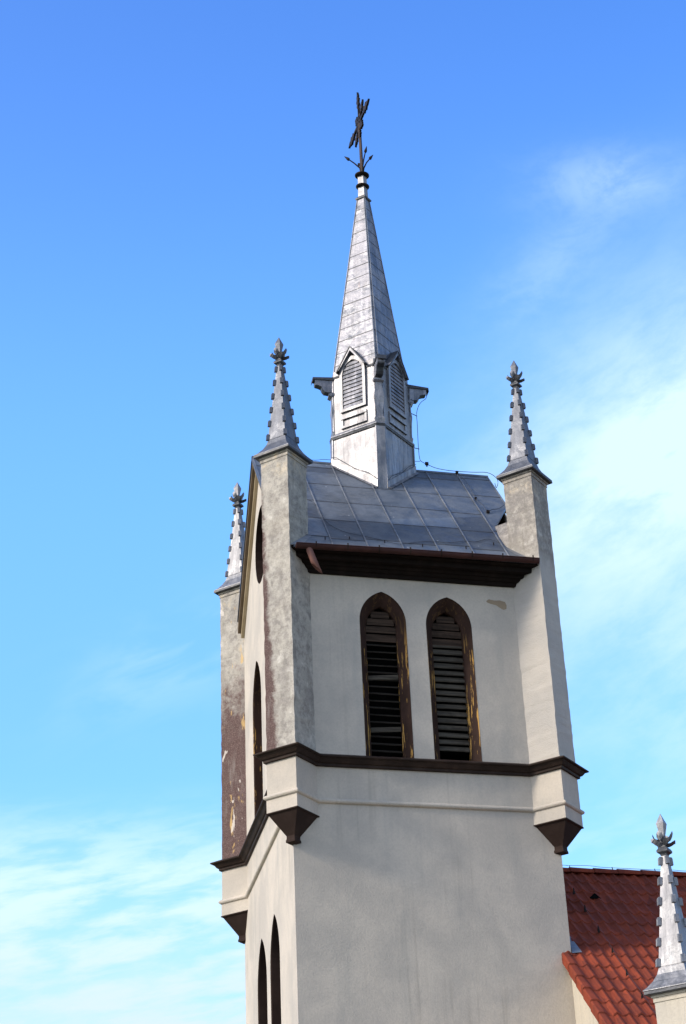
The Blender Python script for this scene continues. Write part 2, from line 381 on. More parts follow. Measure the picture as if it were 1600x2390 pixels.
# corner turrets
def turret_ring(cx, cy, r, ry, z): return [(cx-r, cy, z), (cx, cy-ry, z), (cx+r, cy, z), (cx, cy+ry, z)]
corners = [(-A, 0, 'plasterFL', 'weathered front corner turret with mottled grey plaster'), (A, 0, 'plasterFR', 'right front corner turret'),
           (-A, D, 'plasterBL', 'rear turret with peeling purple paint and ochre patches'), (A, D, 'plasterA', None)]
def corbel_mb(cx, cy):
    c = MB()
    k = [(.49, .53, ZBB), (.49, .53, ZBB-.02), (.44, .475, ZBB-.035), (.125, .135, 12.08), (.125, .135, 12.03), (.14, .15, 12.0), (.14, .15, 11.965), (.05, .055, 11.94)]
    c.loft([turret_ring(cx, cy, a, b_, z) for a, b_, z in k], True, True); return c
for cx, cy, mt, lab in corners:
    t = MB()
    jr = random.Random(int(cx*7+cy*13)); zz = [ZC1-.1+(ZTOP-.05-ZC1+.1)*i/60 for i in range(61)]
    t.loft([[(x+jr.uniform(-.006, .006), y+jr.uniform(-.006, .006), z) for x, y, z in turret_ring(cx, cy, R, RY, z)] for z in zz], False, True)
    # moulding under the cap
    for a, z0, z1 in ((.02, ZTOP-.10, ZTOP-.03), (.05, ZTOP-.03, ZTOP+.005)):
        t.loft([turret_ring(cx, cy, R+a, RY+a, z) for z in (z0, z1)], True, True)
    o = t.build('corner_turret', mt, tower, label=lab)
    t = MB(); t.loft([turret_ring(cx, cy, R+.006, RY+.006, z) for z in (ZST, ZC0+.05)], False, False)
    t.loft([turret_ring(cx, cy, R+.02, RY+.02, z) for z in (ZBB, ZST)], True, False)
    t.build('turret_base', 'stucco', o)
    corbel_mb(cx, cy).build('corbel', 'corbel', o)
    c = MB()
    c.loft([turret_ring(cx, cy, a, a*1.085, z) for a, z in ((.585, ZTOP+.005), (.60, ZTOP+.015), (.60, ZTOP+.05), (.585, ZTOP+.06))], True, True)
    c.build('cap', 'zinc_dark', o)

# path round the building, turrets included
def ring_path():
    p = []
    def tv(cx, cy): return dict(l=(cx-R, cy), f=(cx, cy-RY), r=(cx+R, cy), b=(cx, cy+RY))
    a, b, c, d = tv(-A, 0), tv(A, 0), tv(A, D), tv(-A, D)
    return [a['l'], a['f'], a['r'], b['l'], b['f'], b['r'], b['b'], c['f'], c['r'], c['b'], c['l'], d['r'], d['b'], d['l'], d['f'], a['b']]
def sweep_closed(mb, path, prof):
    n = len(path); P = [Vector(p) for p in path]; offs = []
    for i in range(n):
        d0 = (P[i]-P[i-1]).normalized(); d1 = (P[(i+1) % n]-P[i]).normalized()
        n0 = Vector((d0.y, -d0.x)); n1 = Vector((d1.y, -d1.x)); k = (n0+n1); k = k/k.length_squared*2
        offs.append(k)
    rings = []
    for i in list(range(n))+[0]:
        rings.append([(P[i].x+offs[i].x*o_, P[i].y+offs[i].y*o_, z) for o_, z in prof])
    mb.loft(rings, False, False)
c = MB()
sweep_closed(c, ring_path(), [(-.02, ZC0), (.05, ZC0+.005), (.055, ZC0+.05), (.085, ZC0+.06), (.105, ZC0+.085), (.13, ZC0+.12), (.135, ZC0+.135), (.185, ZC0+.14), (.19, ZC0+.165), (-.02, ZC1)])
o = c.build('cornice', 'brown', tower, label='dark brown sill cornice round the belfry'); add_bevel(o, .005, 2)
c = MB()
sweep_closed(c, ring_path(), [(-.02, ZST-.005), (.03, ZST), (.05, ZST+.012), (.062, ZST+.035), (.058, ZST+.06), (.035, ZST+.08), (.012, ZST+.09), (-.02, ZST+.10)])
c.build('string_course', 'stucco', tower)

# windows
def window(fn, uc, hw, z0, zs, zp, kind):
    rnd = random.Random(int(uc*100)+int(z0))
    depth, spl = (.22, .155) if fn is FRONT else (.30, .02)
    out = win_outline(uc, hw, z0, zs, zp, 12); inn = win_outline(uc, hw-spl, z0, zs-.05, zp-spl*1.35, 12)
    mb = MB()
    rings = [[fn(u, -.004, z) for u, z in win_outline(uc, hw+.0, z0, zs, zp, 12)],
             [fn(u, .02, z) for u, z in win_outline(uc, hw-.012, z0, zs, zp-.012, 12)],
             [fn(u, depth, z) for u, z in inn], [fn(u, depth+.10, z) for u, z in inn]]
    mb.loft(rings, False, False, closed=False)
    mb.poly([fn(uc-hw, 0, z0), fn(uc+hw, 0, z0), fn(uc+hw-spl, depth+.1, z0+.01), fn(uc-hw+spl, depth+.1, z0+.01)])
    lab = {'a': 'left front lancet with thin gappy louvres and slipped slats', 'b': 'right front lancet with closed grey louvres'}.get(kind)
    w_ = mb.build('window', 'brown_peel' if z0 > 12 else 'corbel', tower, smooth=False, label=lab)
    # backing keeps the belfry dark
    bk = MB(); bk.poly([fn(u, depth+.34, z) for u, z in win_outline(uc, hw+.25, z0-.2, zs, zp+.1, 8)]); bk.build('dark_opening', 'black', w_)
    hi = hw-spl
    lv = MB(); pl = MB(); ls = None
    def slat(mb, z, dy, dz, th=.014, tilt=0, dep=depth+.01, ww=hi+.02):
        a = [(-ww, -tilt/2), (ww, tilt/2)]
        r = []
        for u, t in a:
            r.append([fn(uc+u, dep, z+t), fn(uc+u, dep+dy, z+dz+t), fn(uc+u, dep+dy+th*.6, z+dz+t-th), fn(uc+u, dep+th*.6, z+t-th)])
        mb.loft(r, True, True)
    def bars(mb, z, h, half):     # flat plank
        mb.loft([[fn(uc-half, depth+.03, z), fn(uc+half, depth+.03, z), fn(uc+half, depth+.03, z+h), fn(uc-half, depth+.03, z+h)],
                 [fn(uc-half, depth+.055, z), fn(uc+half, depth+.055, z), fn(uc+half, depth+.055, z+h), fn(uc-half, depth+.055, z+h)]], True, True)
    if kind in 'ab':
        z = z0+.08; zt = zs-.32
        if kind == 'b': z = z0+.30
        i = 0
        while z < zt:
            if kind == 'a':
                slat(lv, z, .085, .050+rnd.uniform(-.004, .006), .013, rnd.uniform(-.006, .006))
            else:
                slat(lv, z, .055, .098+rnd.uniform(-.006, .006), .014, rnd.uniform(-.008, .008))
            z += .137+rnd.uniform(-.006, .006); i += 1
        lv.build('louvre', 'wood_dark' if kind == 'a' else 'wood_grey', w_)
        if kind == 'a':
            for zz, tl in ((z0+.60, .045), (z0+1.62, .05)):
                q = MB(); slat(q, zz, .02, .085, .014, tl, depth-.005, hi-.01); q.build('slipped_slat', 'wood_grey', w_)
        for k, (za, hh) in enumerate(((zs-.30, .15), (zs-.125, .14), (zs+.03, .14), (zs+.175, .14))):
            bars(pl, za, hh-.012, (hi+.02, hi+.02, hi-.03, hi-.12)[k])
        pl.build('plank', 'wood_brown', w_)
    else:
        z = z0+.1
        while z < zp-.3:
            slat(lv, z, .055, .098, .014); z += .14
        lv.build('louvre', 'wood_dark', w_)
    return w_
for q in wins_front: window(FRONT, *q)
for q in wins_left: window(LEFT, *q)
mb = MB()
mb.loft([[LEFT(u, d, z) for u, z in oc_pts] for d in (-.004, .28)], False, False)
ow = mb.build('oculus', 'corbel', tower)
mb = MB(); mb.poly([LEFT(u, .28, z) for u, z in oc_pts]); mb.build('dark_opening', 'brown', ow)

# roof ---------------------------------------------------------------
rf = MB(); XL, XR = -2.66, 2.64
def ptop(x, y, dz=0.): return (x, y, zroof(y)+dz)
EV = -.47
front_out = [(XL, YR), (XL, .86), (-2.40, .55), (-2.10, .30), (-2.42, EV), (2.42, EV), (2.04, .35), (2.05, .93), (XR, 1.93), (XR, YR)]
def slab(mb, out, th=.05):
    top = [ptop(x, y) for x, y in out]; bot = [ptop(x, y, -th) for x, y in out]; n = len(out)
    mb.faces(top+bot, [tuple(range(n)), tuple(reversed(range(n, 2*n)))]+[(i, (i+1) % n, (i+1) % n+n, i+n) for i in range(n)])
slab(rf, front_out)
slab(rf, [(x, D-y) for x, y in [(XL, YR), (XL, .70), (-2.40, .55), (-2.10, .30), (-2.42, EV), (2.42, EV), (2.04, .35), (2.40, .6), (XR, .9), (XR, YR)]])
roof = rf.build('roof', 'zinc_roof', tower, label='blue grey zinc sheet roof with standing seams')
sm = MB(); lapm = MB()
sx_ = [-2.35, -1.64, -.93, -.215, .50, 1.21, 1.92]
def front_ybot(x):
    if x < -2.3: return .75
    if x > 2.05: return 1.9
    return EV
def slope_box(mb, x0, x1, ya, yb, h):
    mb.loft([[ptop(x0, y), ptop(x1, y), ptop(x1, y, h), ptop(x0, y, h)] for y in (ya, yb)], True, True)
for x in sx_:
    sm = MB(); slope_box(sm, x-.009, x+.009, front_ybot(x), YR-.02, .032); sm.build('standing_seam', 'seam', roof); sm = MB()
    sm.loft([[ptop(x-.011, y), ptop(x+.011, y), ptop(x+.011, y, .032), ptop(x-.011, y, .032)] for y in (YR+.02, D+.3)], True, True); sm.build('standing_seam', 'seam', roof)
for a_, b_, c_ in ((XL, XL+.03, .86), (XR-.03, XR, 1.95)):
    sm = MB(); slope_box(sm, a_, b_, c_, YR, .02); sm.build('standing_seam', 'seam', roof)
rows = [(.0, .95, 1.9, 2.85), (.45, 1.3, 2.15, 3.0)]
edges = [-2.66]+sx_+[2.64]
M['zinc_sheet_a'] = zinc('zinc_sheet_light', (.15, .18, .225), (.21, .245, .295), .42, .35, .3, .05, (5, 5, .7), .8)
M['zinc_sheet_b'] = zinc('zinc_sheet_dark', (.08, .095, .12), (.12, .14, .17), .5, .35, .35, .08, (5, 5, .7), .6)
rs = random.Random(5)
for i in range(len(edges)-1):
    off = [.10, .22, .0, .28, .12, .33, .05, .2][i]
    y = -.15+off*.3
    while y < YR-.15:
        x0, x1 = edges[i], edges[i+1]
        ok = True
        if i == 0 and y < .9: ok = False
        if i == len(edges)-2 and y < 1.98: ok = False; x1 = 2.05
        if i == len(edges)-2 and .35 < y < 1.9: ok = y < .9
        if ok:
            lapm = MB(); lapm.loft([[ptop(x0+.012, y, .001), ptop(x1-.012, y, .001), ptop(x1-.012, y, .012), ptop(x0+.012, y, .012)],
                       [ptop(x0+.012, y+.020, .001), ptop(x1-.012, y+.020, .001), ptop(x1-.012, y+.020, .012), ptop(x0+.012, y+.020, .012)]], True, True); lapm.build('lap_joint', 'zinc_dark', roof)
        st_ = .74+((i*37) % 5)*.012
        mt_ = rs.choice(['zinc_sheet_a', 'zinc_sheet_b', None, None])
        if ok and mt_ and 0 < i < len(edges)-2:
            y2 = min(y+st_, YR-.06); sh = MB(); sh.poly([ptop(x0+.012, y+.013, .003), ptop(x1-.012, y+.013, .003), ptop(x1-.012, y2, .003), ptop(x0+.012, y2, .003)]); sh.build('sheet', mt_, roof)
        y += st_
rc = MB(); rc.loft([[(x, YR-.05, ZR-.035), (x, YR-.03, ZR+.015), (x, YR, ZR+.03), (x, YR+.03, ZR+.015), (x, YR+.05, ZR-.035)] for x in (XL, XR)], True, True)
rc.build('ridge_roll', 'zinc_roof', roof)
# pale flashing at foot of turrets
fl = MB()
for s_, cx in ((1, -A), (-1, A)):
    a = [(cx, -RY-.01), (cx+s_*(R+.012), 0), (cx+s_*(R+.10), .0), (cx+s_*.25, EV), ]
    fl = MB(); fl.poly([ptop(x, y, .006) for x, y in a]); fl.build('flashing', 'seam', roof)
mo = MB()   # mortar fillet where the roof meets the right turret
_o = [(2.47, -.49), (2.14, -.12), (2.0, .08), (1.985, .5), (2.04, .90)]; _i = [(2.52, -.44, .06), (2.25, 0, .16), (2.2, .1, .24), (2.36, .3, .34), (2.5, .75, .30)]
mo.loft([[ptop(ox, oy, -.05), ptop(ox, oy, .015), ptop(ix, iy, ih), ptop(ix, iy, -.05)] for (ox, oy), (ix, iy, ih) in zip(_o, _i)], True, True)
mo.build('mortar_fillet', 'plasterFR', tower)
# eaves box
ea = MB()
def ew(y): return 2.05+abs(y)*R/RY-.01
def eave_step(y0, z0, y1, z1, y2, z2):
    pr = [(0.03, z0), (y0, z0), (y1, z1), (y2, z2), (0.03, z2)]
    ea.loft([[(-ew(min(y, 0)), y, z) for y, z in pr], [(ew(min(y, 0)), y, z) for y, z in pr]], True, True)
eave_step(-.05, 17.18, -.06, 17.21, -.075, 17.245)
eave_step(-.10, 17.246, -.13, 17.27, -.15, 17.30)
eave_step(-.19, 17.301, -.21, 17.33, -.22, 17.36)
eave_step(-.34, 17.361, -.35, 17.40, -.35, 17.45)
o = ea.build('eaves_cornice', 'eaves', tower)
ea = MB()
pr = [(-.47, 17.47), (-.47, 17.51), (0.03, 17.9), (0.03, 17.451), (-.40, 17.451)]
ea.loft([[(-ew(min(y, 0)), y, z) for y, z in pr], [(ew(min(y, 0)), y, z) for y, z in pr]], True, True)
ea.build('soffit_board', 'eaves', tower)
gu = MB()
gx0, gx1 = -2.385, 2.47
rings = []
for x, z in ((gx0, 17.515), (-.5, 17.545), (gx1, 17.565)):
    ring = [(x, -.53+.068*math.cos(a), z-.01+.072*math.sin(a)) for a in [math.pi+math.pi*k/10 for k in range(11)]]
    ring += [(x, -.53+.060*math.cos(a), z-.006+.062*math.sin(a)) for a in [2*math.pi-math.pi*k/10 for k in range(11)]]
    rings.append(ring)
gu.loft(rings, True, True)
for x in (gx0, gx1):
    z = 17.51 if x < 0 else 17.56
    gu.loft([[(xx, -.53+.07*math.cos(a), z+.074*math.sin(a)) for a in [math.pi+math.pi*k/10 for k in range(11)]] for xx in (x-.004, x+.004)], True, True)
gu.tube([(gx0, -.60, 17.515), (-.5, -.60, 17.545), (gx1, -.60, 17.565)], .010, 6)
gt = gu.build('gutter', 'gutter', tower, smooth=False)
gb_ = MB()
for i in range(8):
    x = -2.0+i*.62; z = 17.53+(x+2.4)*.010
    gb_ = MB(); gb_.loft([[(xx, -.53+.077*math.cos(a), z-.01+.08*math.sin(a)) for a in [math.pi+math.pi*k/8 for k in range(9)]] for xx in (x-.012, x+.012)], False, False, closed=False)
    gb_.box(x-.012, x+.012, -.61, -.595, z-.02, z+.035); gb_.build('bracket', 'brown', gt)
pp = MB(); a_ = Vector((-2.12, -.50, 17.42)); b_ = Vector((-1.93, -.42, 16.98)); ax = (b_-a_).normalized(); s1 = ax.cross(Vector((0, 1, 0))).normalized(); s2 = ax.cross(s1)
def elr(c, r, cut=0): return [c+s1*math.cos(k*.5236)*r+s2*math.sin(k*.5236)*r+ax*cut*math.cos(k*.5236) for k in range(12)]
pp.loft([elr(Vector((-2.14, -.52, 17.50)), .062), elr(a_, .066), elr(a_+ax*.2, .066), elr(b_-ax*.12, .068, .12), elr(b_-ax*.12, .060, .12), elr(a_+ax*.05, .055)], False, True)
pp.build('gutter_outlet', 'pipe', tower, smooth=True)
# gable rakes
def rake(side, ya, yb):
    x0, x1 = (-2.645, -2.49) if side < 0 else (2.49, 2.625)
    rk = MB(); rk.loft([[(x0, y, zroof(y)-.051), (x1, y, zroof(y)-.051), (x1, y, zroof(y)-.19), (x0, y, zroof(y)-.19)] for y in (ya, yb)], True, True)
    rk.build('bargeboard', 'taupe', tower)
    rk = MB(); xa, xb = (-2.575, -2.48) if side < 0 else (2.48, 2.55)
    rk.loft([[(xa, y, zroof(y)-.191), (xb, y, zroof(y)-.191), (xb, y, zroof(y)-.29), (xa, y, zroof(y)-.29)] for y in (ya, yb)], True, True)
    rk.build('gable_moulding', 'ochre_board', tower)
rake(-1, YR+.001, 5.95); rake(-1, .62, YR); rake(1, 1.95, YR)
ed = MB(); ed.loft([[(-2.668, y, zroof(y)+.012), (-2.645, y, zroof(y)+.012), (-2.645, y, zroof(y)-.075), (-2.668, y, zroof(y)-.075)] for y in (YR, 5.85)], True, True)
ed.loft([[(-2.668, y, zroof(y)+.012), (-2.645, y, zroof(y)+.012), (-2.645, y, zroof(y)-.075), (-2.668, y, zroof(y)-.075)] for y in (.88, YR)], True, True)
ed.build('verge_edge', 'zinc_dark', roof)

# pinnacles -----------------------------------------------------------
def sq(r, z): return [(-r, -SK*r, z), (0, -r*1.06, z), (r, SK*r, z), (0, r*1.06, z)]
def make_pinnacle(parent, loc, ZM='zinc_grey'):
    b = MB()
    b.loft([sq(r, z) for r, z in ((.575, .0), (.575, .012), (.50, .06), (.40, .15), (.325, .25), (.283, .36))], True, False)
    b.loft([sq(r, z) for r, z in ((.290, .36), (.060, 2.02))], False, True)
    p = b.build('pinnacle', ZM, parent, None, org=Vector((0, 0, 0)))
    p.location = loc
    for i in range(6):
        z = .42+i*.302; r = .290-(z-.36)*.1386
        for dx, dy in ((0, -1), (1, 0), (0, 1), (-1, 0)):
            h = .118; wd = .030 if i < 5 else .026
            cx, cy = dx*(r+.012), dy*(r*1.06+.012)+SK*dx*r
            tx, ty = -dy, dx
            ring = lambda zz, e: [(cx+tx*wd-dx*.03, cy+ty*wd-dy*.03, zz), (cx+tx*wd+dx*e, cy+ty*wd+dy*e, zz), (cx-tx*wd+dx*e, cy-ty*wd+dy*e, zz), (cx-tx*wd-dx*.03, cy-ty*wd-dy*.03, zz)]
            k = MB(); k.loft([ring(z-h/2, .030), ring(z+h/2-.02, .024), ring(z+h/2, .010)], True, True); k.build('crocket', ZM, p, None)
    k = MB()
    k.loft([sq(r, z) for r, z in ((.05, 1.98), (.075, 2.03), (.125, 2.06), (.130, 2.085), (.10, 2.12), (.06, 2.14), (.05, 2.25), (.045, 2.32))], True, True)
    k.build('collar', 'zinc_dark', p, None)
    k = MB()
    k.loft([sq(r, z) for r, z in ((.030, 2.26), (.088, 2.50), (.004, 2.655))], True, True)
    k.build('bud', ZM, p, None)
    for i in range(8):
        a = i*math.pi/4+.1; lo = i % 2 == 0
        zc = 2.18 if lo else 2.27; ln = .19 if lo else .165
        l = MB(); rr = []
        prof = [(.03, 0, .03), (.08, 0, .055), (.13, .02, .062), (.165, .045, .045), (.195, .03 if i % 4 else .06, .008)]
        if not lo: prof = [(.03, -.03, .03), (.08, -.03, .05), (.12, -.01, .055), (.15, .04, .04), (.155, .075, .010)]
        for r_, dz, wd in prof:
            c_, s_ = math.cos(a), math.sin(a)
            rr.append([(c_*r_-s_*wd, s_*r_+c_*wd, zc+dz+.025), (c_*r_, s_*r_, zc+dz-.035), (c_*r_+s_*wd, s_*r_-c_*wd, zc+dz+.015), (c_*r_, s_*r_, zc+dz+.006)])
        l.loft(rr, True, True); l.build('leaf', ZM if i % 3 else 'zinc_dark', p, None)
    return p
def dup(root, parent, loc, scale=(1, 1, 1)):
    r = root.copy(); S.collection.objects.link(r); r.parent = parent; r.location = loc; r.scale = scale
    for ch in list(root.children):
        c_ = ch.copy(); S.collection.objects.link(c_); c_.parent = r
    return r
pin0 = make_pinnacle(tower, T((-A, 0, ZTOP+.06)))
pin0['label'] = 'crocketed zinc pinnacle with fleur finial on front corner turret'
dup(pin0, tower, T((A, 0, ZTOP+.06)))
pin1 = make_pinnacle(tower, T((-A, D, ZTOP+.06)), 'zinc_pale')
dup(pin1, tower, T((A, D, ZTOP+.06)))

# lantern (square, turned 45 degrees, clipped corners) ------------------
LX, LZ0 = .03, 20.0
def LC(z): return LX+(z-21.2)*.0165
def oct_ring(r, c, z, ry=None, grow=0.):
    ry = ry or r*1.03; x0 = LC(z); y0 = YR
    p = [(-c, -ry), (c, -ry), (r, -c), (r, c), (c, ry), (-c, ry), (-r, c), (-r, -c)]
    return [(x0+a, y0+b_, z) for a, b_ in p]
ln = MB()
ln.loft([oct_ring(.925, .095, 19.95), oct_ring(.905, .09, 21.72)], False, False)
ln.loft([oct_ring(.88, .09, 21.72), oct_ring(.855, .09, 23.28)], False, False)
lantern = ln.build('lantern', 'zinc_bright', tower, label='square zinc clad lantern set diagonally on the ridge')
b_ = MB(); b_.loft([oct_ring(r, c, z) for r, c, z in ((.85, .09, 23.10), (.875, .09, 23.12), (.885, .09, 23.155), (.85, .06, 23.17))], False, False); b_.build('eaves_edge', 'zinc_dark', lantern)
b_ = MB(); b_.loft([oct_ring(r, c, z) for r, c, z in ((.905, .09, 21.70), (.945, .095, 21.715), (.95, .095, 21.735), (.93, .095, 21.76), (.88, .09, 21.80))], False, False)
b_.build('belt', 'zinc', lantern)
b_ = MB(); b_.loft([oct_ring(r, c, z) for r, c, z in ((.907, .09, 21.695), (.935, .094, 21.660), (.947, .096, 21.7),)], False, False)
b_.build('belt_lip', 'zinc_dark', lantern)
# lower apron following the roof
ap = MB()
for q in (0, 1, 2, 3):
    r = .945; c = .097
    ring = [(-c, -r*1.03), (c, -r*1.03), (r, -c), (r, c), (c, r*1.03), (-c, r*1.03), (-r, c), (-r, -c)]
def face_frame(k):
    """k: 0 front-left, 1 front-right, 2 back-right, 3 back-left. returns fn(u, n, z)"""
    sgn = [(-1, -1), (1, -1), (1, 1), (-1, 1)][k]
    def fn(u, n_, z, r=.87, c=.09):
        a = Vector((sgn[0]*r, sgn[1]*c)); b2 = Vector((sgn[0]*c, sgn[1]*r*1.03))
        if sgn[0]*sgn[1] < 0: a, b2 = b2, a
        mid = (a+b2)/2; d_ = (b2-a).normalized(); nrm = Vector((sgn[0], sgn[1])).normalized()
        p = mid+d_*u+nrm*n_
        return (LC(z)+p.x, YR+p.y, z)
    return fn
def zroofL(p): return zroof(p[1])
for k in range(4):
    fn = face_frame(k)
    fr = MB(); hwid = .275; zb, zs_, zp_ = 22.29, 23.08, 23.40
    # frame round the louvres
    o1 = [(-hwid-.07, zb-.06)]+[(x, zs_+y) for x, y in arch(hwid+.07, zp_+.09-zs_, 8)]+[(hwid+.07, zb-.06)]
    i1 = [(-hwid, zb)]+[(x, zs_+y) for x, y in arch(hwid, zp_-zs_, 8)]+[(hwid, zb)]
    fr.loft([[fn(u, .0, z) for u, z in o1], [fn(u, .05, z) for u, z in o1], [fn(u, .05, z) for u, z in i1], [fn(u, -.05, z) for u, z in i1]], False, False)
    lw = fr.build('louvre_window', 'zinc_bright', lantern) if False else None
    fr.build('louvre_frame', 'zinc_bright', lantern)
    bk = MB(); bk.poly([fn(u, .004, z) for u, z in i1]); bk.build('shadow_gap', 'zinc_dark', lantern)
    sl = MB(); z = zb+.01; n_ = 12; stp = (zp_-zb-.04)/n_
    for i in range(n_):
        zc = zb+.012+i*stp; zm = zc+stp*.5
        if zm < zs_: hw_ = hwid
        else:
            rr_ = (hwid**2+(zp_-zs_)**2)/(2*hwid); hw_ = math.sqrt(max(rr_**2-(zm-zs_)**2, 0))-rr_+hwid
        if hw_ < .03: continue
        sl.loft([[fn(s_*hw_, .040, zc), fn(s_*hw_, .018, zc+stp*.97), fn(s_*hw_, .010, zc+stp*.97), fn(s_*hw_, .032, zc-.006)] for s_ in (-1, 1)], True, True)
    sl.build('louvre', 'zinc', lantern)
    pn = MB()
    def frame_rect(u0, u1, z0, z1, t, nn_):
        for a, b2, c, d in ((u0, u1, z0, z0+t), (u0, u1, z1-t, z1), (u0, u0+t, z0+t, z1-t), (u1-t, u1, z0+t, z1-t)):
            pn.loft([[fn(a, 0, c), fn(b2, 0, c), fn(b2, 0, d), fn(a, 0, d)], [fn(a, nn_, c), fn(b2, nn_, c), fn(b2, nn_, d), fn(a, nn_, d)]], False, True)
    frame_rect(-.345, .345, 21.86, 22.13, .055, .032)
    pn.build('panel', 'zinc_bright', lantern)
    dk = MB()
    for zz, hh in ((21.852, .010), (22.06, .012), (22.228, .012)):
        dk.loft([[fn(s_*.34, .002, zz), fn(s_*.34, .046, zz), fn(s_*.34, .046, zz+hh*.4), fn(s_*.34, .002, zz+hh)] for s_ in (-1, 1)], True, True)
    dk.build('drip_edge', 'zinc_dark', lantern)
    # gable over the louvre
    g_ = MB(); zf, zk = 23.20, 23.68; gw = .385
    for s_ in (-1, 1):
        L_ = math.hypot(gw, zk-zf); 
        a = [(s_*gw, zf), (0, zk), (0, zk-.085), (s_*(gw-.055), zf-.0)]
        g_.loft([[fn(u, -.05, z) for u, z in a], [fn(u, .11, z) for u, z in a]], True, True)
    o_g = g_.build('gable', 'zinc', lantern)
    g_ = MB()
    for s_ in (-1, 1):
        a = [(s_*(gw+.02), zf-.03), (0, zk+.02), (0, zk-.012), (s_*(gw-.008), zf-.035)]
        g_.loft([[fn(u, -.30, z) for u, z in a], [fn(u, .125, z) for u, z in a]], True, True)
    g_.build('gable_roof', 'zinc_dark', lantern)
    g_ = MB(); g_.poly([fn(-gw+.05, .02, zf), fn(gw-.05, .02, zf), fn(0, .02, zk-.08)]); 
# corner pilasters + brackets
def strip_frame(k):
    d_ = [(-1, 0), (0, -1), (1, 0), (0, 1)][k]
    def fn(u, n_, z):
        base = .86 if d_[1] == 0 else .886
        return (LC(z)+d_[0]*(base+n_)-d_[1]*u, YR+d_[1]*(base+n_)+d_[0]*u, z)
    return fn
for k in range(4):
    fn = strip_frame(k)
    pb_ = MB()
    prof = [(21.78, .105), (21.86, .115), (21.90, .085), (21.98, .065), (22.10, .085), (22.22, .105), (22.36, .110), (22.50, .095), (22.62, .075), (22.70, .072), (22.73, .12), (22.77, .12), (22.80, .085), (22.95, .095)]
    pb_.loft([[fn(-w_, -.02, z), fn(w_, -.02, z), fn(w_, .045 if w_ < .11 else .06, z), fn(-w_, .045 if w_ < .11 else .06, z)] for z, w_ in prof], True, True)
    pb_.build('pilaster', 'zinc_bright', lantern)
    lo = MB(); lo.loft([[fn(-.10, -.02, z), fn(.10, -.02, z), fn(.10, .075, z), fn(-.10, .075, z)] for z in (20.0, 21.68)], True, True)
    lo.build('corner_board', 'zinc_bright', lantern)
    cr = MB(); cr.loft([[fn(-.11, 0, z), fn(.11, 0, z), fn(.11, e, z), fn(-.11, e, z)] for z, e in ((22.70, .06), (22.725, .11), (22.76, .11), (22.79, .06))], True, True)
    cr.build('capital', 'zinc', lantern)
    br_ = MB(); wd = .085
    pf = [(0, 22.84), (.10, 22.80), (.20, 22.81), (.24, 22.86), (.27, 22.93), (.33, 22.95), (.40, 22.965), (.42, 22.99), (.42, 23.08), (0, 23.08)]
    br_.loft([[fn(s_*wd, n_, z) for n_, z in pf] for s_ in (-1, 1)], True, True)
    br_.build('bracket', 'zinc', lantern)
    br_ = MB(); wd = .11
    pf = [(-.3, 23.081), (.455, 23.081), (.47, 23.03), (.478, 23.03), (.47, 23.12), (-.3, 23.18)]
    br_.loft([[fn(s_*wd, n_, z) for n_, z in pf] for s_ in (-1, 1)], True, True)
    br_.build('bracket_cap', 'zinc_dark', lantern)
    br_ = MB(); wd = .075
    pf = [(0.005, 22.835), (.10, 22.795), (.20, 22.805), (.245, 22.855), (.275, 22.925), (.33, 22.945), (.405, 22.96), (.41, 22.97), (0.005, 22.97)]
    br_.loft([[fn(s_*wd, n_+.004, z-.005) for n_, z in pf] for s_ in (-1, 1)], True, True)
    br_.build('bracket_underside', 'zinc_dark', lantern)
# flashing round the foot of the lantern, following the roof slopes
fb = MB()
for k in range(4):
    fn = face_frame(k)
    pts = []
    for u in (-.60, -.2, .2, .60):
        x_, y_, _ = fn(u, .075, 21, .925, .095); zr_ = zroof(y_)
        pts.append((u, zr_))
    a = [fn(u, .03, z+.0, .925, .095) for u, z in pts]; b2 = [fn(u, .03, z+.20, .925, .095) for u, z in pts]
    fb.loft([a, b2], False, False, closed=False)
    a = [fn(u, .10, z+.01, .925, .095) for u, z in pts]; b2 = [fn(u, .03, z+.06, .925, .095) for u, z in pts]
    fb.loft([a, b2], False, False, closed=False)
fb.build('flashing', 'zinc_bright', lantern)
for k in range(4):
    fn = face_frame(k); pts = []
    for u in (-.60, -.45, .0, .35, .60):
        x_, y_, _ = fn(u, .035, 21, .925, .095); pts.append((x_, y_, zroof(y_)+.20+(.05 if u in (-.45, .35) else 0)))
    q = MB(); q.tube(pts, .007, 5); q.build('flashing_edge', 'zinc_dark', lantern)
    for u in (-.585, .585):
        q = MB(); q.loft([[fn(u-.012, .0, z, rr, .09), fn(u+.012, .0, z, rr, .09), fn(u+.012, .022, z, rr, .09), fn(u-.012, .022, z, rr, .09)] for z, rr in ((20.1, .924), (21.69, .905))], True, True); q.build('edge_batten', 'zinc', lantern)
        u2 = u*.965; q = MB(); q.loft([[fn(u2-.010, .0, z, rr, .09), fn(u2+.010, .0, z, rr, .09), fn(u2+.010, .02, z, rr, .09), fn(u2-.010, .02, z, rr, .09)] for z, rr in ((21.80, .88), (23.12, .857))], True, True); q.build('edge_batten', 'zinc', lantern)

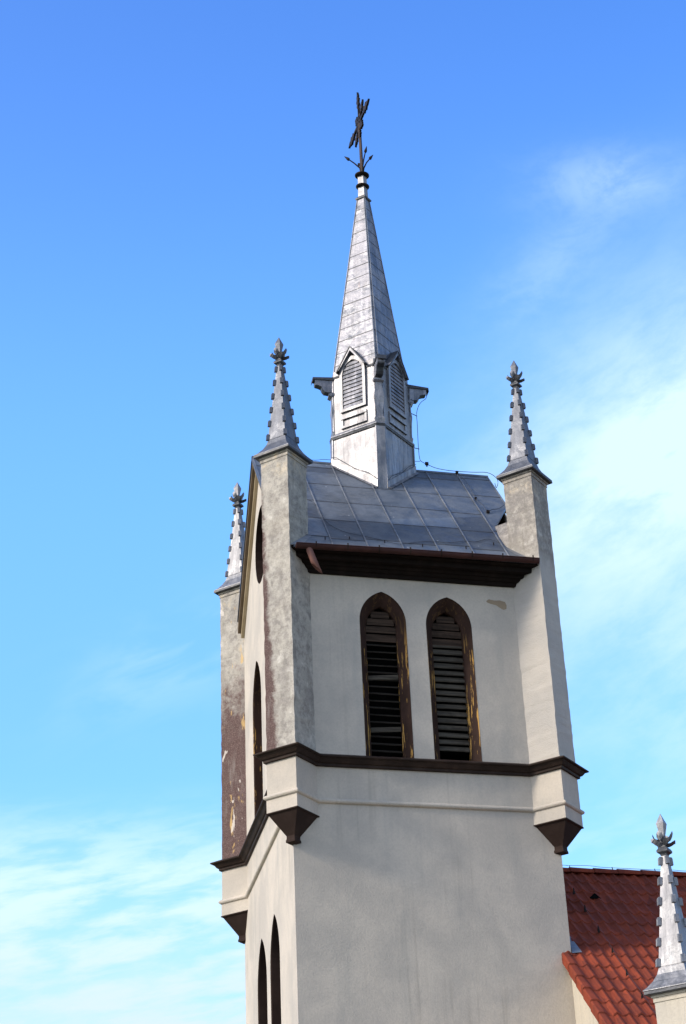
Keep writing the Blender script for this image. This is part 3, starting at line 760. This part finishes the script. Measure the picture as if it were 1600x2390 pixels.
# spire ----------------------------------------------------------------
Z0S, Z1S = 23.16, 27.76
def spr(z): t = (z-Z0S)/(Z1S-Z0S); return .845+(.135-.845)*t
def spc(z): t = (z-Z0S)/(Z1S-Z0S); return .036+(.012-.036)*t
sp = MB(); zs = [Z0S+(Z1S-Z0S)*i/15 for i in range(16)]
for i in range(15):       # overlapping sheets: each course hangs 6 mm proud over the one below
    sp.loft([oct_ring(spr(zs[i])+.009, spc(zs[i]), zs[i]-.012), oct_ring(spr(zs[i+1])+.0, spc(zs[i+1]), zs[i+1])], True, False)
spire = sp.build('spire', 'zinc', tower, label='tall slender four sided zinc spire')
lp = MB()
for i in range(1, 15):
    t = .008 if i % 3 else .016
    lp = MB(); lp.loft([oct_ring(spr(zs[i])+.0105, spc(zs[i]), zs[i]-.014-t), oct_ring(spr(zs[i])+.0125, spc(zs[i]), zs[i]-.012)], False, False); lp.build('lap_joint', 'zinc_dark', spire)
sb = MB()
for sx1, sy1 in ((-1, 0), (0, -1), (1, 0), (0, 1)):
    for e in (-1, 1):
        pts = []
        for z in (Z0S-.02, 25.4, Z1S):
            r = spr(z)+.012; c = spc(z)
            pts.append((LC(z)+sx1*r+(e*c if sx1 == 0 else 0), YR+sy1*r*1.03+(e*c if sy1 == 0 else 0), z))
        sb = MB(); sb.tube(pts, .011, 5); sb.build('edge_roll', 'seam', spire)
nk = MB(); xt = LC(28)
nk.loft([[(xt-r, YR, z), (xt, YR-r, z), (xt+r, YR, z), (xt, YR+r, z)] for r, z in ((.125, 27.70), (.105, 28.42))], False, True)
nk.build('neck', 'zinc_bright', spire)
nk = MB(); nk.loft([[(xt-r, YR, z), (xt, YR-r, z), (xt+r, YR, z), (xt, YR+r, z)] for r, z in ((.13, 27.70), (.195, 27.735), (.20, 27.77), (.12, 27.83))], True, True)
nk.build('square_collar', 'zinc_dark', spire)
for z, r in ((28.09, .163), (28.385, .175)):
    nk = MB(); nk.lathe((xt, YR, z), [(r*.55, -.035), (r*.9, -.018), (r, 0), (r, .018), (r*.5, .05)], 28); nk.build('disc', 'iron', spire, smooth=False)

# ------------------------------------------------------------------ wrought iron cross
base = T((xt, YR, 28.43))
cross = thing('spire_cross', 'dark wrought iron cross with pointed rays on top of the tower spire', 'cross', base)
def up_pts(b, z): return (LC(28.4)-(z-28.4)*.0+b[0], YR+b[1], z)
cm = MB(); CZ = 29.80
cm.tube([up_pts((0, 0), 28.40), up_pts((0, 0), CZ)], [.045, .033], 4)
cm.build('pole', 'iron_pole', cross)
hb = Vector((.06, -1.0, 0)).normalized(); C0 = Vector(up_pts((0, 0), CZ)); upv = Vector((.0, 0, 1))
def arm(dirv, L_, name='arm', wb=.030):
    q = MB(); dirv = dirv.normalized(); side = dirv.cross(hb.cross(upv)).normalized(); thick = hb.cross(upv).normalized()
    st = [(0, wb), (.45, wb), (.52, .055), (.56, .10), (.60, .06), (.66, .075), (.72, .11), (.76, .065), (.80, .05), (.84, .06), (.9, .03), (1., .003)]
    rr = []
    for i, (t, w2) in enumerate(st):
        p = C0+dirv*L_*t; sgn = .012*math.sin(i*2.1)
        rr.append([p+side*(w2+sgn)+thick*.024, p-side*(w2-sgn)+thick*.024, p-side*(w2-sgn)-thick*.024, p+side*(w2+sgn)-thick*.024])
    q.loft(rr, True, True); return q.build(name, 'iron', cross)
arm(upv, .84); arm(hb, .98); arm(-hb, 1.06); 
for a in (1, -1):
    arm(upv*.81+hb*a, .56 if a > 0 else .40, 'ray', .024); arm(-upv*.81+hb*a, .58 if a < 0 else .40, 'ray', .024)
arm(-upv, .45, 'ray', .022)
q = MB(); th = hb.cross(upv).normalized()
rr = []
for s_ in (-.02, .02): rr.append([C0+th*s_+(hb*math.cos(k*.5236)+upv*math.sin(k*.5236))*.22 for k in range(12)])
rr2 = [[C0+th*s_+(hb*math.cos(k*.5236)+upv*math.sin(k*.5236))*.16 for k in range(12)] for s_ in (.02, -.02)]
q.loft([rr[0], rr[1], rr2[0], rr2[1], rr[0]], False, False)
q.build('centre_ring', 'iron', cross)
rng = Vector((.979, -.205, 0)); awy = Vector((.205, .979, 0))
for v_, rr_, hh in ((-rng*1., .40, .42), (rng, .27, .44), (-awy*1.+rng*.42, .36, .46), (awy-rng*.3, .26, .40)):
    v_ = v_.normalized(); b0 = Vector(up_pts((0, 0), 28.44)); q = MB()
    pts = [b0+v_*.02, b0+v_*.05+upv*.16, b0+v_*rr_*.45+upv*hh*.68, b0+v_*rr_*.72+upv*hh*.88]
    q.tube(pts, [.022, .02, .016, .014], 6)
    d_ = (pts[3]-pts[2]).normalized()
    q.tube([pts[3], pts[3]+d_*.02, pts[3]+d_*.06, pts[3]+d_*.16], [.016, .038, .034, .003], 6)
    q.build('curled_spike', 'iron', cross)

# ------------------------------------------------------------------ lightning conductor of the tower
def smooth_pts(p, n=4):
    out = []; P = [Vector(q) for q in p]
    for i in range(len(P)-1):
        p0, p1, p2, p3 = P[max(i-1, 0)], P[i], P[i+1], P[min(i+2, len(P)-1)]
        for k in range(n):
            t = k/n; out.append(.5*((2*p1)+(-p0+p2)*t+(2*p0-5*p1+4*p2-p3)*t*t+(-p0+3*p1-3*p2+p3)*t**3))
    out.append(P[-1]); return out
cb = thing('lightning_cable', 'thin grey lightning cable hanging from the lantern bracket and along the zinc ridge', 'cable', T((1.1, YR, 21.2)))
q = MB(); q.tube(smooth_pts([(1.36, YR, 22.99), (1.34, 3.26, 22.91), (1.24, 3.26, 22.83), (1.16, 3.26, 22.72), (1.1, 3.26, 22.52), (1.1, 3.26, 22.28), (1.09, 3.26, 21.82), (1.1, 3.26, 21.47), (1.16, 3.26, 21.39), (1.25, 3.26, 21.35), (1.44, 3.26, 21.28), (1.65, 3.26, 21.25), (1.91, 3.26, 21.24), (2.3, 3.26, 21.25), (2.63, 3.26, 21.27), (2.81, 3.26, 21.19), (2.87, 3.26, 21.07), (2.82, 3.26, 20.93), (2.72, 3.0, 20.9)]), .007, 5)
q.build('wire', 'cable', cb)
q = MB(); q.tube(smooth_pts([(-2.3, 3.2, 21.2), (-1.8, 3.24, 21.24), (-1.33, 3.26, 21.22), (-1.2, 3.26, 21.23), (-1.1, 3.26, 21.25), (-.91, 3.26, 21.26)]), .006, 5); q.tube([(.96, 3.26, 21.39), (1.11, 3.26, 21.40)], .006, 5); q.build('wire', 'cable', cb)
q = MB(); q.tube(smooth_pts([(1.92, 3.24, 21.20), (2.01, 2.81, 20.79), (1.99, 2.05, 20.04), (2.05, 1.77, 19.78), (2.07, 1.48, 19.48), (2.17, 1.56, 19.57), (2.38, 1.67, 19.67), (2.55, 1.85, 19.85)]), .007, 5); q.build('wire', 'cable', cb)
q = MB(); q.tube(smooth_pts([ptop(-1.95, 1.5, .03), ptop(-1.66, 1.26, .03), ptop(-1.58, .5, .03), ptop(-1.32, .15, .03), ptop(-1.0, .03, .03), ptop(-.6, -.09, .03), ptop(-.28, -.21, .03), ptop(.1, -.08, .03), ptop(.47, .01, .03), ptop(.78, .0, .03), ptop(1.17, .13, .03), ptop(1.39, .13, .03), ptop(1.71, .29, .03), ptop(1.97, .1, .03)]), .006, 5); q.build('wire', 'cable', cb)
for x, y, z, s_ in ((1.25, 3.24, 21.35, .028), (2.08, 1.49, 19.49, .025), (1.99, 2.05, 20.05, .018), (1.92, 3.20, 21.19, .022)):
    q = MB(); q.box(x-s_*1.3, x+s_*1.3, y-s_, y+s_, z-s_, z+s_); q.box(x-s_*.5, x+s_*.5, y-s_*.5, y+s_*.5, z-s_*2.4, z-s_); q.build('clamp', 'iron', cb)
q = MB(); q.tube([(.90, 3.26, 22.55), (1.11, 3.26, 22.47)], .009, 5); q.tube([(.90, 3.26, 21.72), (1.11, 3.26, 21.69)], .009, 5); q.build('holder', 'iron', cb)
for x, y in ((-1.75, -.20), (-1.25, -.12), (.2, -.2), (1.1, -.15), (1.75, .1), (-.55, -.15)):
    q = MB(); q.box(x-.008, x+.008, y-.01, y+.01, zroof(y), zroof(y)+.06); q.build('holder', 'iron', cb)

# ------------------------------------------------------------------ NAVE behind the tower
NX, NYR, NZ0, NS = 2.36, 2.88, 10.10, .84
def zn(y): return NZ0+NS*NYR-NS*abs(y-NYR)
NYF, NYB, NXE = -6.2, 12., 26.
nave = thing('church_nave', 'cream plastered church nave with steep red clay tile roof beside the tower', 'church', T((NX, 0, ZG)))
w = MB()
GX = 2.46
w.poly([(GX, NYF+.35, ZG), (GX, NYB-.35, ZG), (GX, NYB-.35, zn(NYB-.35)-.14), (GX, NYR, zn(NYR)-.14), (GX, NYF+.35, zn(NYF+.35)-.14)])
w.poly([(GX, NYF+.35, ZG), (NXE, NYF+.35, ZG), (NXE, NYF+.35, zn(NYF+.35)-.14), (GX, NYF+.35, zn(NYF+.35)-.14)])
w.poly([(GX, NYB-.35, ZG), (NXE, NYB-.35, ZG), (NXE, NYB-.35, zn(NYB-.35)-.14), (GX, NYB-.35, zn(NYB-.35)-.14)])
w.poly([(NXE, NYF+.35, ZG), (NXE, NYB-.35, ZG), (NXE, NYB-.35, zn(NYB-.35)-.14), (NXE, NYR, zn(NYR)-.14), (NXE, NYF+.35, zn(NYF+.35)-.14)])
w.build('wall', 'stucco_nave', nave)
# tiles: rows hang over each other, S profile across
PW, GA = .216, .358   # pan width, gauge measured along y
def sprof(t):          # roll on one third, shallow pan elsewhere
    t = t % 1.
    return .042*math.exp(-((t-.30)/.17)**2) - .014*math.exp(-((t-.78)/.2)**2)
tl = MB(); NC = 46; RES = 8; nx = NC*RES
def tile_slope(sgn, nrows):
    for r in range(nrows):
        ya, yb = r*GA, (r+1)*GA+.03          # distance from ridge
        jit = [random.uniform(-.010, .010) for _ in range(NC+1)]
        line = []
        for which, (d_, lift) in enumerate(((ya, .0), (yb, .038), (yb+.001, .010))):
            row = []
            for i in range(nx+1):
                t = i/RES; x = NX+.02+t*PW*1.0
                y = NYR-sgn*d_ ; z = zn(NYR-sgn*abs(d_))
                rag = jit[int(t)]*(1 if which else 0)
                row.append((x, y-sgn*(rag), z+sprof(t)+lift+(rag*.5 if which == 1 else 0)))
            line.append(row)
        i0 = len(tl.v)
        for row in line: tl.v += [Vector(p) for p in row]
        m_ = nx+1
        for k in range(2):
            for i in range(nx):
                tl.f.append((i0+k*m_+i, i0+k*m_+i+1, i0+(k+1)*m_+i+1, i0+(k+1)*m_+i))
NR = int((NYR-NYF)/GA)
tile_slope(1, NR)
tr = tl.build('tile_roof', 'tile', nave, smooth=False)
bs = MB(); bs.poly([(NX+.05, NYR, zn(NYR)-.03), (NXE, NYR, zn(NYR)-.03), (NXE, NYB, zn(NYB)-.03), (NX+.05, NYB, zn(NYB)-.03)])
bs.poly([(NX+NC*PW-.05, NYR, zn(NYR)), (NXE, NYR, zn(NYR)), (NXE, NYF, zn(NYF)), (NX+NC*PW-.05, NYF, zn(NYF))])
bs.poly([(NX+.06, NYR, zn(NYR)-.05), (NXE, NYR, zn(NYR)-.05), (NXE, NYF, zn(NYF)-.05), (NX+.06, NYF, zn(NYF)-.05)])
bs.build('rear_slope', 'tile', nave)
vt = MB()
for r in range(8, NR):     # verge tiles, in front of the tower only
    ya, yb = NYR-r*GA, NYR-(r+1)*GA-.04
    if ya > .25: continue
    def vr(y, lift): 
        z = zn(y)+lift
        return [(NX-.045, y, z-.15), (NX-.045, y, z+.025), (NX-.02, y, z+.05), (NX+.07, y, z+.05), (NX+.07, y, z+.028), (NX-.02, y, z+.02), (NX-.02, y, z-.15)]
    vt.loft([vr(ya, 0), vr(yb, .034)], True, True)
vt.build('verge_tile', 'tile', tr)
rg = MB(); x = 2.50; i = 0
while x < 13:
    L_ = .50; rg.loft([[(xx, NYR+rr_*math.cos(a), zn(NYR)-.02+rr_*.9*math.sin(a)) for a in [math.pi*k/8 for k in range(9)]] for xx, rr_ in ((x, .135), (x+L_-.06, .118), (x+L_-.055, .118), (x+L_+.03, .116))], True, True)
    x += L_
rg.build('ridge_tile', 'tile', tr)
fs = MB(); fs.poly([(2.512, -.02, zn(-.02)+.055), (2.70, -.02, zn(0)+.06), (2.66, .48, zn(.48)+.075), (2.512, .7, zn(.7)+.07)]); fs.poly([(2.512, .7, zn(.7)+.2), (2.512, .0, zn(0)+.12), (2.512, -.02, zn(0)), (2.512, .7, zn(.7))])
fs.build('flashing', 'seam', nave)
vh = MB(); vy = 2.12; vx = 3.66
vh.loft([[(vx-.13, vy, zn(vy)+.03), (vx, vy, zn(vy)+.03), (vx+.13, vy, zn(vy)+.03)], [(vx-.13, vy-.26, zn(vy-.26)+.05), (vx, vy-.26, zn(vy-.26)+.16), (vx+.13, vy-.26, zn(vy-.26)+.05)]], False, False, closed=False)
vo = vh.build('vent_tile', 'tile', tr)
vh = MB(); vh.poly([(vx-.125, vy-.255, zn(vy-.255)+.045), (vx, vy-.255, zn(vy-.255)+.150), (vx+.125, vy-.255, zn(vy-.255)+.045)]); vh.build('vent_mouth', 'black', nave)
# corner turret of the nave with its pinnacle
NTX, NTY, NTZ = 2.36, -6.0, 7.86
t = MB(); t.loft([turret_ring(NTX, NTY, .46, .50, z) for z in (4.0, NTZ)], True, True)
for a, z0, z1 in ((.02, NTZ-.10, NTZ-.03), (.05, NTZ-.03, NTZ+.005)): t.loft([turret_ring(NTX, NTY, .46+a, .50+a, z) for z in (z0, z1)], True, True)
nt_ = t.build('corner_turret', 'stucco_nave', nave)
c = MB(); k = [(.49, .53, 4.0), (.49, .53, 3.98), (.44, .475, 3.965), (.13, .14, 3.55), (.13, .14, 3.45)]
c.loft([turret_ring(NTX, NTY, a, b2, z) for a, b2, z in k], True, True); c.build('corbel', 'corbel', nt_)
c = MB(); c.loft([turret_ring(NTX, NTY, a, a*1.085, z) for a, z in ((.595, NTZ+.005), (.615, NTZ+.015), (.615, NTZ+.055), (.595, NTZ+.065))], True, True); c.build('cap', 'zinc_dark', nt_)
pz = T((NTX, NTY, NTZ+.065))
p5 = dup(pin1, nave, pz-abs_loc(nave)+Vector((-.04, 0, 0)), (1.03, 1.03, 1.045)); p5['label'] = 'bright crocketed zinc pinnacle in front of the tile roof'

# lightning conductor on the nave
cn = thing('lightning_cable', 'thin lightning cable on short holders above the red tile ridge and down its slope', 'cable', T((3.4, NYR, 12.5)))
q = MB(); q.tube(smooth_pts([(2.6, 2.9, 12.66), (3.42, 2.9, 12.665), (3.49, 2.9, 12.66), (3.9, 2.9, 12.675), (4.17, 2.9, 12.655), (4.4, 2.9, 12.65), (4.89, 2.9, 12.645), (5.29, 2.9, 12.64), (5.71, 2.9, 12.65), (5.98, 2.9, 12.64), (7, 2.9, 12.64), (8.5, 2.9, 12.64)]), .005, 5); q.build('wire', 'cable', cn)
q = MB(); q.tube([(3.30+.02*math.sin(y*3), y, zn(y)+.12) for y in [2.8-.25*k for k in range(28)]], .0022, 5); q.build('wire', 'cable', cn)
for x in (3.52, 4.41, 5.31, 6.21, 7.11):
    q = MB(); q.tube([(x+.06, NYR, 12.50), (x+.012, NYR, 12.58), (x, NYR, 12.66)], [.012, .012, .008], 5); q.build('holder', 'iron', cn)
for y in (2.02, 1.42, .72, .02, -.66, -1.35, -2.05, -2.75, -3.45):
    q = MB(); x = 3.29
    q.loft([[(x-.022, y-.035, zn(y)+.02), (x+.022, y-.035, zn(y)+.02), (x+.022, y+.02, zn(y)+.03), (x-.022, y+.02, zn(y)+.03)], [(x-.006, y-.01, zn(y)+.155), (x+.006, y-.01, zn(y)+.155), (x+.006, y+.0, zn(y)+.155), (x-.006, y+.0, zn(y)+.155)]], True, True)
    q.build('holder', 'iron', cn)
